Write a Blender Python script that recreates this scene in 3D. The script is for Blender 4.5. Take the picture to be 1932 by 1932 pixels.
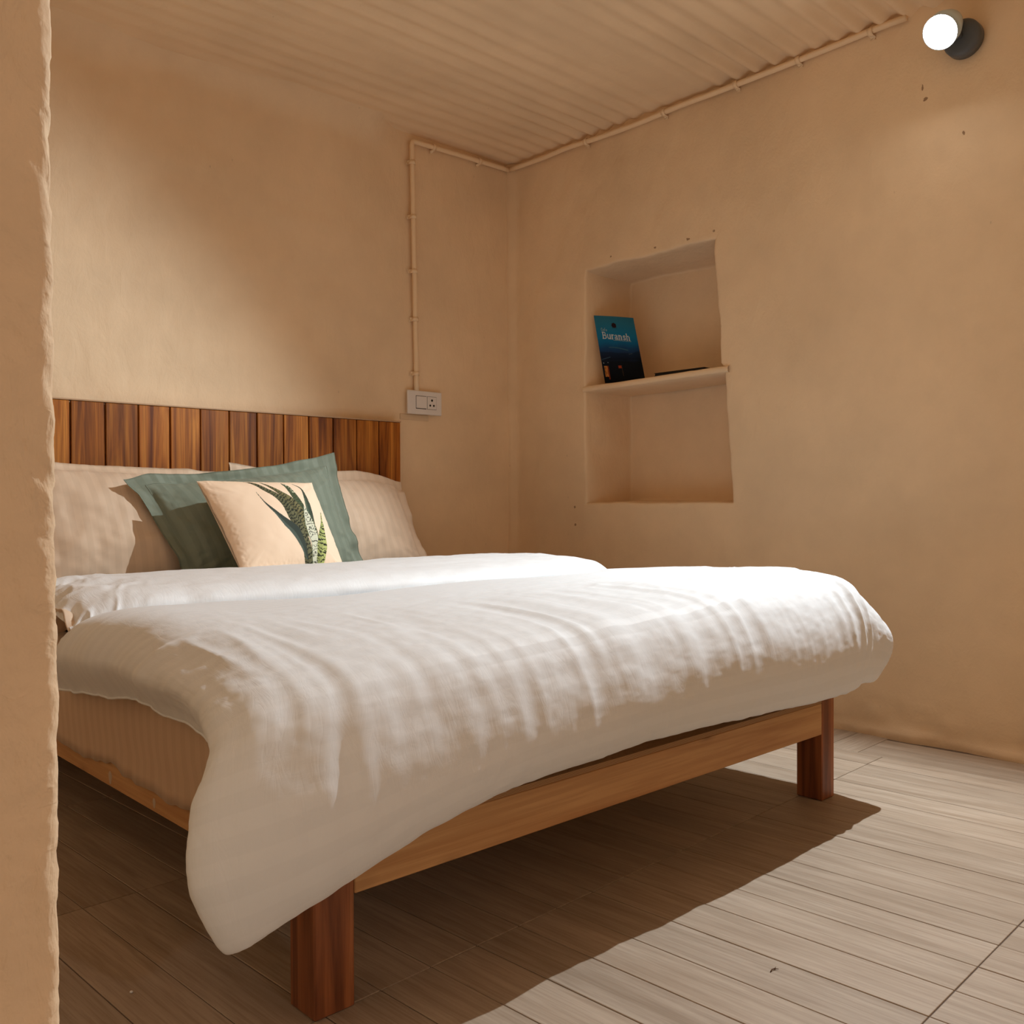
import bpy, math, random
import numpy as np
from mathutils import Matrix, Vector

# ---------------------------------------------------------------- clear
for o in list(bpy.data.objects):
    bpy.data.objects.remove(o, do_unlink=True)
scene = bpy.context.scene
COL = scene.collection
random.seed(7)

# ---------------------------------------------------------------- camera
CAM_YAW, CAM_PITCH, CAM_ROLL = math.radians(46.784), math.radians(-0.610), math.radians(-0.203)
CAM_H, F_PX = 0.92, 1777.8
cam_data = bpy.data.cameras.new('camera')
cam_data.sensor_fit = 'HORIZONTAL'
cam_data.sensor_width = 36.0
cam_data.lens = F_PX / 1932.0 * 36.0
cam_data.clip_start = 0.02
cam = bpy.data.objects.new('camera', cam_data)
COL.objects.link(cam)
_f = Vector((math.cos(CAM_YAW) * math.cos(CAM_PITCH), math.sin(CAM_YAW) * math.cos(CAM_PITCH), math.sin(CAM_PITCH)))
_r = _f.cross(Vector((0, 0, 1))).normalized()
_u = _r.cross(_f)
_r2 = math.cos(CAM_ROLL) * _r + math.sin(CAM_ROLL) * _u
_u2 = -math.sin(CAM_ROLL) * _r + math.cos(CAM_ROLL) * _u
M = Matrix.Identity(4)
for i in range(3):
    M[i][0], M[i][1], M[i][2] = _r2[i], _u2[i], -_f[i]
M.translation = Vector((0, 0, CAM_H))
cam.matrix_world = M
scene.camera = cam

# ---------------------------------------------------------------- world, light, exposure
world = bpy.data.worlds.new('world')
scene.world = world
world.use_nodes = True
world.node_tree.nodes['Background'].inputs[0].default_value = (0.02, 0.016, 0.012, 1)
world.node_tree.nodes['Background'].inputs[1].default_value = 0.3
scene.view_settings.view_transform = 'Standard'
scene.view_settings.look = 'None'
scene.view_settings.exposure = 0.0
scene.view_settings.gamma = 1.0
scene.view_settings.use_curve_mapping = False
scene.cycles.max_bounces = 12
scene.cycles.diffuse_bounces = 8
scene.cycles.glossy_bounces = 4

LENS = Vector((3.40, 1.40, 2.575))            # centre of the lens of the spotlight in view
AIM = Vector((-0.79, 0.03, -0.61)).normalized()
FILL_POS = Vector((0.55, -2.25, 1.95))           # added fill behind the camera to brighten the near wall end, no fixture
AIM2 = Vector((-0.42, 3.1, -1.2)).normalized()
BOUNCE_POS = Vector((3.40, -0.95, 2.575))          # unseen light added further along that wall for more bounce, no fixture
AIM3 = Vector((-0.75, -0.45, -0.50)).normalized()


def spot(name, pos, aim, watts, col, cone, blend, radius):
    d = bpy.data.lights.new(name, 'SPOT')
    d.energy = watts
    d.color = col
    d.spot_size = math.radians(cone)
    d.spot_blend = blend
    d.shadow_soft_size = radius
    o = bpy.data.objects.new(name, d)
    COL.objects.link(o)
    o.rotation_euler = aim.to_track_quat('-Z', 'Y').to_euler()
    o.location = pos + aim * 0.012
    return o


spot('spot_or_fill_beam', LENS, AIM, 300.0, (0.89, 0.965, 1.0), 116, 0.42, 0.009)
spot('unseen_fill_beam', FILL_POS, AIM2, 41.0, (0.97, 0.98, 1.0), 52, 1.0, 0.05)  # added fill light, not a lamp of the room
spot('spot_or_fill_beam', BOUNCE_POS, AIM3, 165.0, (1.0, 0.97, 0.94), 116, 0.6, 0.02)  # added light that raises the bounce, no spotlight modelled here

# ---------------------------------------------------------------- room sizes
XB, YA, ZC = 3.56, 3.80, 2.765          # right wall, headboard wall, ceiling
XL, YF = -1.2, -2.4                     # left wall, wall behind the camera
TAN = (0.785, 0.602, 0.402)


# ================================================================ helpers
def hsh(ix, iy, iz, seed):
    h = (ix.astype(np.int64) * 374761393 + iy.astype(np.int64) * 668265263 + iz.astype(np.int64) * 2147483647 + seed * 1274126177) & 0xFFFFFFFF
    h = ((h ^ (h >> 13)) * 1274126177) & 0xFFFFFFFF
    h = (h ^ (h >> 16)) & 0xFFFFFFFF
    return h.astype(np.float64) / 4294967295.0


def vnoise(x, y, z=None, seed=0):
    """smooth value noise in -1..1"""
    x = np.asarray(x, float); y = np.asarray(y, float)
    z = np.zeros_like(x) if z is None else np.asarray(z, float)
    x, y, z = np.broadcast_arrays(x, y, z)
    ix, iy, iz = np.floor(x), np.floor(y), np.floor(z)
    fx, fy, fz = x - ix, y - iy, z - iz
    fx, fy, fz = [t * t * t * (t * (t * 6 - 15) + 10) for t in (fx, fy, fz)]
    r = 0
    for dx in (0, 1):
        for dy in (0, 1):
            for dz in (0, 1):
                w = (fx if dx else 1 - fx) * (fy if dy else 1 - fy) * (fz if dz else 1 - fz)
                r = r + w * hsh(ix + dx, iy + dy, iz + dz, seed)
    return r * 2 - 1


def fbm(x, y, z=None, seed=0, octv=3):
    r, a = 0, 1.0
    for k in range(octv):
        s = 2.03 ** k
        r = r + a * vnoise(np.asarray(x) * s, np.asarray(y) * s, None if z is None else np.asarray(z) * s, seed + k * 17)
        a *= 0.5
    return r


def sstep(a, b, x):
    t = np.clip((np.asarray(x, float) - a) / (b - a), 0, 1)
    return t * t * (3 - 2 * t)


def link(o, parent=None, loc=None):
    COL.objects.link(o)
    if parent is not None:
        o.parent = parent
    if loc is not None:
        o.location = loc
    return o


def tag(o, label=None, cat=None, group=None, kind=None):
    if label: o['label'] = label
    if cat: o['category'] = cat
    if group: o['group'] = group
    if kind: o['kind'] = kind
    return o


def empty(name, loc=(0, 0, 0), label=None, cat=None, group=None, kind=None):
    o = bpy.data.objects.new(name, None)
    o.empty_display_size = 0.05
    COL.objects.link(o)
    o.location = loc
    return tag(o, label, cat, group, kind)


def mesh(name, v, f, mat=None, smooth=True, uv=None, col=None):
    me = bpy.data.meshes.new(name)
    me.from_pydata([tuple(p) for p in np.asarray(v, float)], [], [tuple(int(i) for i in q) for q in f])
    if uv is not None:
        lay = me.uv_layers.new(name='UVMap')
        idx = np.empty(len(me.loops), dtype=np.int32)
        me.loops.foreach_get('vertex_index', idx)
        lay.data.foreach_set('uv', np.asarray(uv, np.float32)[idx].ravel())
    if col is not None:
        at = me.color_attributes.new('print', 'FLOAT_COLOR', 'POINT')
        c = np.ones((len(col), 4), np.float32); c[:, :3] = col
        at.data.foreach_set('color', c.ravel())
    if smooth:
        me.polygons.foreach_set('use_smooth', np.ones(len(me.polygons), dtype=bool))
    if mat is not None:
        me.materials.append(mat)
    me.update()
    return me


def obj(name, me, parent=None, loc=None, origin=None):
    """link a mesh; parents here are unrotated, so a child location is world minus parent location"""
    o = bpy.data.objects.new(name, me)
    link(o, parent)
    if loc is not None:
        o.location = loc
    return o


def grid_faces(n, m, off=0, flip=False, wrap=False):
    """faces of an n x m grid stored row major [i*m+j]"""
    i, j = np.meshgrid(np.arange(n - 1), np.arange(m if wrap else m - 1), indexing='ij')
    j2 = (j + 1) % m
    a, b, c, d = i * m + j, i * m + j2, (i + 1) * m + j2, (i + 1) * m + j
    q = np.stack([a, b, c, d], -1).reshape(-1, 4) + off
    return q[:, ::-1] if flip else q


def normals_of(P):
    du = np.gradient(P, axis=0); dv = np.gradient(P, axis=1)
    n = np.cross(dv, du)
    return n / (np.linalg.norm(n, axis=-1, keepdims=True) + 1e-12)


def cr_matrix(k, n):
    """matrix taking k control values to n samples of a Catmull-Rom spline"""
    t = np.linspace(0, k - 1, n); A = np.zeros((n, k))
    for r, x in enumerate(t):
        i = min(int(x), k - 2); s = x - i
        w = [-.5 * s + s * s - .5 * s ** 3, 1 - 2.5 * s * s + 1.5 * s ** 3, .5 * s + 2 * s * s - 1.5 * s ** 3, -.5 * s * s + .5 * s ** 3]
        for q, ww in zip((i - 1, i, i + 1, i + 2), w):
            if q < 0: A[r, 0] += 2 * ww; A[r, 1] -= ww
            elif q >= k: A[r, k - 1] += 2 * ww; A[r, k - 2] -= ww
            else: A[r, q] += ww
    return A


def box_vf(x0, x1, y0, y1, z0, z1, b=0.002):
    """a box with chamfered edges (24 verts)"""
    c = [(x0 + x1) / 2, (y0 + y1) / 2, (z0 + z1) / 2]; h = [(x1 - x0) / 2, (y1 - y0) / 2, (z1 - z0) / 2]
    b = min(b, min(h) * 0.9)
    V = []; idx = {}
    for sx in (-1, 1):
        for sy in (-1, 1):
            for sz in (-1, 1):
                for ax in range(3):
                    s = (sx, sy, sz)
                    p = [c[k] + s[k] * (h[k] - (0 if k == ax else b)) for k in range(3)]
                    idx[(s, ax)] = len(V); V.append(p)
    F = []
    S = lambda ax, s, a, bb: (tuple({ax: s, (ax + 1) % 3: a, (ax + 2) % 3: bb}[k] for k in range(3)), ax)
    for ax in range(3):
        for s in (-1, 1):
            q = [idx[S(ax, s, a, bb)] for a, bb in ((-1, -1), (1, -1), (1, 1), (-1, 1))]
            F.append(q if s > 0 else q[::-1])
    for ax in range(3):                       # edges parallel to ax
        a1, a2 = (ax + 1) % 3, (ax + 2) % 3
        for s1 in (-1, 1):
            for s2 in (-1, 1):
                def k(s, which):
                    t = [0, 0, 0]; t[ax] = s; t[a1] = s1; t[a2] = s2
                    return idx[(tuple(t), which)]
                q = [k(-1, a1), k(1, a1), k(1, a2), k(-1, a2)]
                F.append(q if s1 * s2 < 0 else q[::-1])
    for sx in (-1, 1):
        for sy in (-1, 1):
            for sz in (-1, 1):
                q = [idx[((sx, sy, sz), a)] for a in range(3)]
                F.append(q if sx * sy * sz > 0 else q[::-1])
    return V, F


def box(name, x0, x1, y0, y1, z0, z1, mat, parent=None, b=0.002, local=True, smooth=False):
    """box object with its origin at its own centre"""
    c = Vector(((x0 + x1) / 2, (y0 + y1) / 2, (z0 + z1) / 2))
    V, F = box_vf(x0 - c.x, x1 - c.x, y0 - c.y, y1 - c.y, z0 - c.z, z1 - c.z, b)
    o = obj(name, mesh(name, V, F, mat, smooth), parent)
    o.location = c - (parent.location if parent is not None else Vector())
    return o


def frame_of(d):
    d = Vector(d).normalized()
    a = d.cross(Vector((0, 0, 1)))
    if a.length < 1e-3: a = d.cross(Vector((0, 1, 0)))
    a.normalize()
    return a, d.cross(a).normalized()


def lathe_dir(profile, p, d, n=32):
    """revolve [(t, r)] along direction d from p"""
    a, b = frame_of(d); d = Vector(d).normalized(); p = Vector(p)
    V, F = [], []
    for t, r in profile:
        for k in range(n):
            an = 2 * math.pi * k / n
            V.append(p + d * t + a * (r * math.cos(an)) + b * (r * math.sin(an)))
    F = [list(q) for q in grid_faces(len(profile), n, wrap=True)]
    return V, F


def tube_vf(path, r, n=12, caps=True):
    P = [Vector(p) for p in path]
    V, F = [], []
    ref = None
    for i, p in enumerate(P):
        t = (P[min(i + 1, len(P) - 1)] - P[max(i - 1, 0)]).normalized()
        if ref is None:
            a, _ = frame_of(t)
        else:
            a = (ref - t * ref.dot(t)).normalized()
        ref = a; b = t.cross(a)
        rr = r[i] if hasattr(r, '__len__') else r
        for k in range(n):
            an = 2 * math.pi * k / n
            V.append(p + a * (rr * math.cos(an)) + b * (rr * math.sin(an)))
    F = [list(q)[::-1] for q in grid_faces(len(P), n, wrap=True)]
    if caps:
        F.append(list(range(n))); F.append([len(V) - n + k for k in range(n)][::-1])
    return V, F


# ================================================================ materials
class NT:
    def __init__(s, name):
        s.m = bpy.data.materials.new(name); s.m.use_nodes = True
        s.t = s.m.node_tree; s.b = s.t.nodes['Principled BSDF']
    def n(s, typ, **k):
        nd = s.t.nodes.new(typ)
        for a, v in k.items():
            if a.startswith('i_'):
                key = a[2:]; nd.inputs[int(key) if key.isdigit() else key].default_value = v
            else: setattr(nd, a, v)
        return nd
    def l(s, a, b): s.t.links.new(a, b)
    def ramp(s, fac, stops):
        r = s.n('ShaderNodeValToRGB')
        while len(r.color_ramp.elements) < len(stops): r.color_ramp.elements.new(0.5)
        for e, (p, c) in zip(r.color_ramp.elements, stops):
            e.position = p; e.color = (*c, 1) if len(c) == 3 else c
        s.l(fac, r.inputs[0]); return r.outputs[0]
    def mix(s, fac, a, b, typ='MIX'):
        x = s.n('ShaderNodeMix', data_type='RGBA', blend_type=typ)
        for sock, v in ((0, fac), (6, a), (7, b)):
            if hasattr(v, 'is_linked') or hasattr(v, 'links'): s.l(v, x.inputs[sock])
            else: x.inputs[sock].default_value = v if sock == 0 else (*v, 1)
        return x.outputs[2]
    def math(s, op, a, b=None, c=None):
        x = s.n('ShaderNodeMath', operation=op)
        for k, v in enumerate((a, b, c)):
            if v is None: continue
            if hasattr(v, 'links'): s.l(v, x.inputs[k])
            else: x.inputs[k].default_value = v
        return x.outputs[0]
    def noise(s, vec, scale, detail=3, rough=0.5, dist=0.0):
        x = s.n('ShaderNodeTexNoise'); x.inputs['Scale'].default_value = scale
        x.inputs['Detail'].default_value = detail; x.inputs['Roughness'].default_value = rough
        x.inputs['Distortion'].default_value = dist
        if vec is not None: s.l(vec, x.inputs['Vector'])
        return x.outputs['Fac']
    def mapping(s, vec, scale=(1, 1, 1), rot=(0, 0, 0), loc=(0, 0, 0)):
        x = s.n('ShaderNodeMapping'); x.inputs['Scale'].default_value = scale
        x.inputs['Rotation'].default_value = rot; x.inputs['Location'].default_value = loc
        s.l(vec, x.inputs['Vector']); return x.outputs[0]
    def bump(s, h, strength, dist, prev=None):
        x = s.n('ShaderNodeBump'); x.inputs['Strength'].default_value = strength; x.inputs['Distance'].default_value = dist
        s.l(h, x.inputs['Height'])
        if prev is not None: s.l(prev, x.inputs['Normal'])
        return x.outputs[0]
    def tc(s, which='Object'): return s.n('ShaderNodeTexCoord').outputs[which]
    def rnd(s): return s.n('ShaderNodeObjectInfo').outputs['Random']
    def out(s, color=None, rough=None, normal=None, spec=0.3):
        s.b.inputs['Specular IOR Level'].default_value = spec
        if color is not None:
            if hasattr(color, 'links'): s.l(color, s.b.inputs['Base Color'])
            else: s.b.inputs['Base Color'].default_value = (*color, 1)
        if rough is not None:
            if hasattr(rough, 'links'): s.l(rough, s.b.inputs['Roughness'])
            else: s.b.inputs['Roughness'].default_value = rough
        if normal is not None: s.l(normal, s.b.inputs['Normal'])
        return s.m


def mul(c, k): return tuple(min(1, x * k) for x in c)


def plaster(name, col, fine=1.0, stain=1.0, coarse=1.0):
    t = NT(name); P = t.n('ShaderNodeNewGeometry').outputs['Position']
    n1 = t.noise(P, 1.6, 4, 0.55); n2 = t.noise(P, 9.0, 4, 0.6)
    c = t.ramp(n1, [(0.30, mul(col, 0.90)), (0.50, col), (0.72, mul(col, 1.07))])
    c2 = t.mix(t.math('MULTIPLY', t.ramp(n2, [(0.40, (0, 0, 0)), (0.75, (1, 1, 1))]), 0.18 * stain), c, mul(col, 0.78))
    # scattered brush hairs and flecks of dirt
    v = t.n('ShaderNodeTexVoronoi'); v.inputs['Scale'].default_value = 7.0; t.l(t.mapping(P, (1, 1, 0.55)), v.inputs['Vector'])
    fleck = t.ramp(v.outputs['Distance'], [(0.018, (1, 1, 1)), (0.030, (0, 0, 0))])
    c3 = t.mix(t.math('MULTIPLY', fleck, 0.30), c2, mul(col, 0.45))
    # brushed drags, lumps, pits
    b1 = t.bump(t.noise(t.mapping(P, (14, 14, 7)), 1.0, 5, 0.58, 0.5), 0.48 * coarse, 0.010)
    b2 = t.bump(t.noise(P, 95, 3, 0.55), 0.22 * fine, 0.0022, b1)
    pit = t.ramp(t.noise(P, 38, 2, 0.5, 1.2), [(0.60, (0, 0, 0)), (0.70, (1, 1, 1))])
    b3 = t.bump(pit, 0.10 * fine, 0.0018, b2)
    return t.out(c3, 0.82, b3)


M_WALL = plaster('tan_plaster', TAN)
M_CEIL = plaster('tan_painted_sheet', mul(TAN, 1.05), 0.5, 0.6, 0.3)
M_PILLAR = plaster('tan_plaster_rough', TAN, 2.4, 1.0, 2.2)
M_PIPE = NT('tan_painted_pipe').out(mul(TAN, 1.05), 0.5)


def wood(name, light, mid, dark, axis='Z', scale=1.0, rough=0.45, contrast=1.0, per_object=True):
    t = NT(name); O = t.tc('Object')
    if per_object:
        off = t.n('ShaderNodeCombineXYZ'); r = t.rnd()
        for k, m in enumerate((37.0, 91.0, 53.0)): t.l(t.math('MULTIPLY', r, m), off.inputs[k])
        ad = t.n('ShaderNodeVectorMath', operation='ADD'); t.l(O, ad.inputs[0]); t.l(off.outputs[0], ad.inputs[1]); O = ad.outputs[0]
    sc = {'X': (1.1, 22, 22), 'Y': (22, 1.1, 22), 'Z': (22, 22, 1.1)}[axis]
    g1 = t.noise(t.mapping(O, tuple(x * scale for x in sc)), 1.0, 4, 0.6, 0.9)
    sc2 = {'X': (3, 130, 130), 'Y': (130, 3, 130), 'Z': (130, 130, 3)}[axis]
    g2 = t.noise(t.mapping(O, tuple(x * scale for x in sc2)), 1.0, 3, 0.6)
    c = t.ramp(g1, [(0.5 - 0.17 / contrast, dark), (0.5, mid), (0.5 + 0.17 / contrast, light)])
    c = t.mix(t.math('MULTIPLY', t.ramp(g2, [(0.42, (1, 1, 1)), (0.56, (0, 0, 0))]), 0.35), c, mul(dark, 0.85))
    if per_object:
        hv = t.n('ShaderNodeHueSaturation'); t.l(c, hv.inputs['Color'])
        t.l(t.math('MULTIPLY_ADD', t.math('FRACT', t.math('MULTIPLY', t.rnd(), 7.13)), 0.34, 0.83), hv.inputs['Value']); c = hv.outputs[0]
    return t, c, g1, g2


t, c, g1, g2 = wood('teak_board', (0.52, 0.205, 0.034), (0.33, 0.105, 0.013), (0.105, 0.026, 0.005), 'Z', 1.0, contrast=1.15)
M_TEAK = t.out(c, 0.42, t.bump(g2, 0.15, 0.001))
t, c, g1, g2 = wood('stained_leg_wood', (0.42, 0.165, 0.062), (0.31, 0.108, 0.040), (0.13, 0.042, 0.018), 'Z', 0.8)
M_LEG = t.out(c, 0.40, t.bump(g2, 0.15, 0.001))


def rail_mat(axis):
    t, c, g1, g2 = wood('pale_rail_wood_' + axis, (0.62, 0.37, 0.165), (0.55, 0.31, 0.13), (0.42, 0.20, 0.072), axis, 0.7, contrast=0.75)
    O = t.tc('Object')
    v = t.n('ShaderNodeTexVoronoi'); v.inputs['Scale'].default_value = 1.0
    t.l(t.mapping(O, {'X': (4.2, 9, 9), 'Y': (9, 4.2, 9)}[axis]), v.inputs['Vector'])
    k = t.ramp(v.outputs['Distance'], [(0.06, (1, 1, 1)), (0.13, (0.25, 0.25, 0.25)), (0.22, (0, 0, 0))])
    c = t.mix(t.math('MULTIPLY', k, 0.75), c, (0.11, 0.045, 0.018))
    return t.out(c, 0.5, t.bump(g2, 0.2, 0.001))


M_RAILX, M_RAILY = rail_mat('X'), rail_mat('Y')
t = NT('plywood_edge'); P = t.tc('Object')
w = t.n('ShaderNodeTexWave', wave_type='BANDS', bands_direction='Z'); w.inputs['Scale'].default_value = 105; w.inputs['Distortion'].default_value = 0.6
t.l(P, w.inputs['Vector'])
M_PLY = t.out(t.ramp(w.outputs['Fac'], [(0.25, (0.20, 0.095, 0.035)), (0.6, (0.46, 0.27, 0.12))]), 0.6)


def floor_mat():
    t = NT('wood_look_tile'); O = t.tc('Object'); r = t.rnd()
    off = t.n('ShaderNodeCombineXYZ')
    for k, m in enumerate((31.0, 77.0, 0.0)): t.l(t.math('MULTIPLY', r, m), off.inputs[k])
    ad = t.n('ShaderNodeVectorMath', operation='ADD'); t.l(O, ad.inputs[0]); t.l(off.outputs[0], ad.inputs[1]); O = ad.outputs[0]
    g1 = t.noise(t.mapping(O, (26, 2.0, 1)), 1.0, 5, 0.62, 0.7)
    g2 = t.noise(t.mapping(O, (150, 5, 1)), 1.0, 4, 0.65, 0.4)
    g3 = t.noise(t.mapping(O, (7, 1.3, 1)), 1.0, 2, 0.5, 0.4)
    c = t.ramp(g1, [(0.30, (0.31, 0.245, 0.18)), (0.5, (0.41, 0.335, 0.258)), (0.70, (0.49, 0.41, 0.325))])
    c = t.mix(t.math('MULTIPLY', t.ramp(g2, [(0.38, (1, 1, 1)), (0.55, (0, 0, 0))]), 0.42), c, (0.22, 0.155, 0.105))
    c = t.mix(t.math('MULTIPLY', g3, 0.40), c, (0.40, 0.30, 0.22))
    hv = t.n('ShaderNodeHueSaturation'); t.l(c, hv.inputs['Color'])
    t.l(t.math('MULTIPLY_ADD', r, 0.14, 0.93), hv.inputs['Value'])
    return t.out(hv.outputs[0], t.math('MULTIPLY_ADD', g1, 0.25, 0.36), t.bump(g2, 0.12, 0.001))


M_FLOOR = floor_mat()
M_GROUT = NT('dark_grout').out((0.145, 0.105, 0.08), 0.8)


def cloth(name, col, stripe=0.0, period=0.044, stripe_axis=0, weave=1.0, crinkle=0.0, sheen=0.15, phase=0.0):
    t = NT(name); U = t.tc('UV')
    sep = t.n('ShaderNodeSeparateXYZ'); t.l(U, sep.inputs[0])
    u = sep.outputs[stripe_axis]
    fr = t.math('FRACT', t.math('ADD', t.math('DIVIDE', u, period), phase))
    st = t.ramp(fr, [(0.46, (0, 0, 0)), (0.50, (1, 1, 1)), (0.96, (1, 1, 1)), (1.0, (0, 0, 0))])
    nz = t.noise(U, 3.0, 3, 0.5)
    base = t.mix(t.math('MULTIPLY', nz, 0.10), col, mul(col, 0.86))
    c = t.mix(t.math('MULTIPLY', st, 1.0), base, mul(col, 1 - stripe)) if stripe else base
    rough = t.math('MULTIPLY_ADD', st, 0.22 if stripe else 0.0, 0.62)
    h = t.noise(t.mapping(U, (900, 900, 1)), 1.0, 1, 0.5)
    nrm = t.bump(h, 0.10 * weave, 0.0006)
    if crinkle:
        ga = t.mapping(U, (34, 9, 1)); ga2 = t.mapping(U, (16, 60, 1), (0, 0, 0.12))
        ra = t.math('ABSOLUTE', t.math('SUBTRACT', t.noise(ga, 1.0, 3, 0.6, 1.1), 0.5))
        rb = t.math('ABSOLUTE', t.math('SUBTRACT', t.noise(ga2, 1.0, 2, 0.55, 0.7), 0.5))
        nrm = t.bump(t.ramp(ra, [(0.0, (1, 1, 1)), (0.09, (0.25, 0.25, 0.25)), (0.3, (0, 0, 0))]), 0.55 * crinkle, 0.0035, nrm)
        nrm = t.bump(t.ramp(rb, [(0.0, (1, 1, 1)), (0.06, (0.3, 0.3, 0.3)), (0.3, (0, 0, 0))]), 0.32 * crinkle, 0.0018, nrm)
    t.b.inputs['Sheen Weight'].default_value = sheen
    t.b.inputs['Sheen Roughness'].default_value = 0.4
    return t.out(c, rough, nrm)


M_DUVET = cloth('white_cotton', (0.775, 0.815, 0.85), 0.03, 0.05, 1, 0.6, 0.09)
M_QUILT = cloth('white_quilt_cotton', (0.80, 0.83, 0.855), 0.0, 0.05, 1, 0.6, 0.2)
M_BEIGE = cloth('beige_satin_stripe', (0.68, 0.525, 0.385), 0.06, 0.046, 0)
M_SHEET = cloth('beige_sheet_stripe', (0.62, 0.455, 0.315), 0.05, 0.046, 0)
M_GREEN = cloth('sage_satin_stripe', (0.205, 0.245, 0.19), 0.09, 0.046, 0)
M_GSEAM = NT('sage_stitching').out((0.36, 0.44, 0.38), 0.8)


def printed(name, rough=0.75, coat=0.0):
    t = NT(name); a = t.n('ShaderNodeAttribute', attribute_name='print')
    t.b.inputs['Coat Weight'].default_value = coat
    return t.out(a.outputs['Color'], rough)


M_PRINT = printed('printed_cushion_cotton', 0.85)
M_COVER = printed('printed_glossy_cover', 0.5, 0.0)
M_COVER.node_tree.nodes['Principled BSDF'].inputs['Specular IOR Level'].default_value = 0.08
M_PAPER = NT('paper_edges').out((0.55, 0.52, 0.47), 0.8)
M_PLASTIC = NT('white_plastic').out((0.74, 0.71, 0.69), 0.35)
M_SOCKET = NT('dark_socket_hole').out((0.015, 0.012, 0.01), 0.6)
M_BLACK = NT('black_cover').out((0.006, 0.006, 0.008), 0.4)
M_GREY = NT('dark_grey_metal').out((0.10, 0.11, 0.12), 0.4)
M_HEAD = NT('pale_lamp_metal').out((0.55, 0.66, 0.70), 0.35)
t = NT('lit_lens'); t.b.inputs['Emission Color'].default_value = (1.0, 0.97, 0.93, 1); t.b.inputs['Emission Strength'].default_value = 60.0
M_LENS = t.out((0.9, 0.9, 0.9), 0.3)
M_CAP = NT('pale_cap_strip').out((0.50, 0.33, 0.20), 0.4)
M_MARK = NT('pale_plaster_drip').out((0.52, 0.42, 0.32), 0.9)
M_TRACE = NT('plaster_patch').out(mul(TAN, 0.86), 0.85)
M_TWIG = NT('dry_twig').out((0.10, 0.05, 0.025), 0.8)
M_FLUFF = NT('white_fluff').out((0.75, 0.76, 0.76), 0.9)


# ================================================================ setting
def wall_disp(a, z, seed):
    return 0.006 * vnoise(a * 1.7, z * 1.7, seed=seed) + 0.0035 * vnoise(a * 4.5, z * 5.0, seed=seed + 5) + 0.0020 * fbm(a * 15, z * 11, seed=seed + 9, octv=2)


def lin(*spec):
    """concatenated linspaces: (a, b, step), ..."""
    r = []
    for a, b, s in spec:
        n = max(1, int(round(abs(b - a) / s)))
        r += list(np.linspace(a, b, n, endpoint=False))
    return np.array(r + [spec[-1][1]])


# --- headboard wall (wall_back), with a plaster cove under the ceiling
xs = lin((XL - 0.1, 0.8, 0.1), (0.8, XB + 0.08, 0.018)); zs = lin((-0.02, 0.5, 0.08), (0.5, 2.3, 0.02), (2.3, 2.80, 0.014))
X, Z = np.meshgrid(xs, zs, indexing='ij')
D = wall_disp(X, Z, 3)
cr_ = 0.15 + 0.05 * vnoise(X * 2.3, 0 * X, seed=21) + 0.02 * vnoise(X * 6, 0 * X, seed=22)
ct = np.clip((Z - (ZC + 0.012 - cr_)) / cr_, 0, 1)
cove = cr_ * (1 - np.sqrt(np.clip(1 - ct ** 2, 0, 1))) * (1 - sstep(2.60, 2.80, X))
lump = 0.012 * sstep(0.25, 0.75, vnoise(X * 3.1, Z * 5.5, seed=31)) * sstep(ZC - 0.62, ZC - 0.42, Z) * (1 - sstep(2.7, 2.9, X))
Y = YA + D - cove - lump
V = np.stack([X, Y, Z], -1).reshape(-1, 3)
wall_back = tag(obj('wall_back', mesh('wall_back', V, grid_faces(len(xs), len(zs)), M_WALL)), kind='structure')

# --- right wall (wall_right) with the niche pushed into it
NYL, NYR, NZB, NZT, ND = 3.235, 2.415, 0.917, 2.088, 0.345
step_o = np.array([0.030, 0.016, 0.009, 0.006, 0.004, 0.0025, 0.0015, 0.0005, -0.0005, -0.0015, -0.0025, -0.0035, -0.0045, -0.006, -0.010, -0.020])
step_d = np.array([0.0, 0.0, 0.0015, 0.004, 0.008, 0.015, 0.035, 0.07, 0.12, 0.17, 0.22, 0.27, 0.32, 0.338, 0.345, 0.345]) / 0.345


def prof(x, lo, hi):
    a = np.interp(-(x - lo), step_o[::-1], step_d[::-1]); b = np.interp(x - hi, step_o[::-1], step_d[::-1])
    return np.minimum(a, b)


def axis_pts(lo, hi, a, b, st, far=None):
    r = np.concatenate([lin((a, lo - 0.031, st)), lo - step_o, lin((lo + 0.03, hi - 0.03, st)), hi + step_o, lin((hi + 0.031, b, st))])
    return np.unique(r.round(5))


ys = np.unique(np.concatenate([lin((YF - 0.1, 0.9, 0.12)), axis_pts(NYR, NYL, 0.9, YA + 0.05, 0.018)]))
zs = np.unique(np.concatenate([[-0.02, 0.01, 0.02, 0.03, 0.045, 0.06], axis_pts(NZB, NZT, 0.08, 2.80, 0.018)]))
Yg, Zg = np.meshgrid(ys, zs, indexing='ij')
dep = np.minimum(prof(Yg, NYR, NYL), prof(Zg, NZB, NZT))
inside = sstep(0.0, 0.25, dep)
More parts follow.
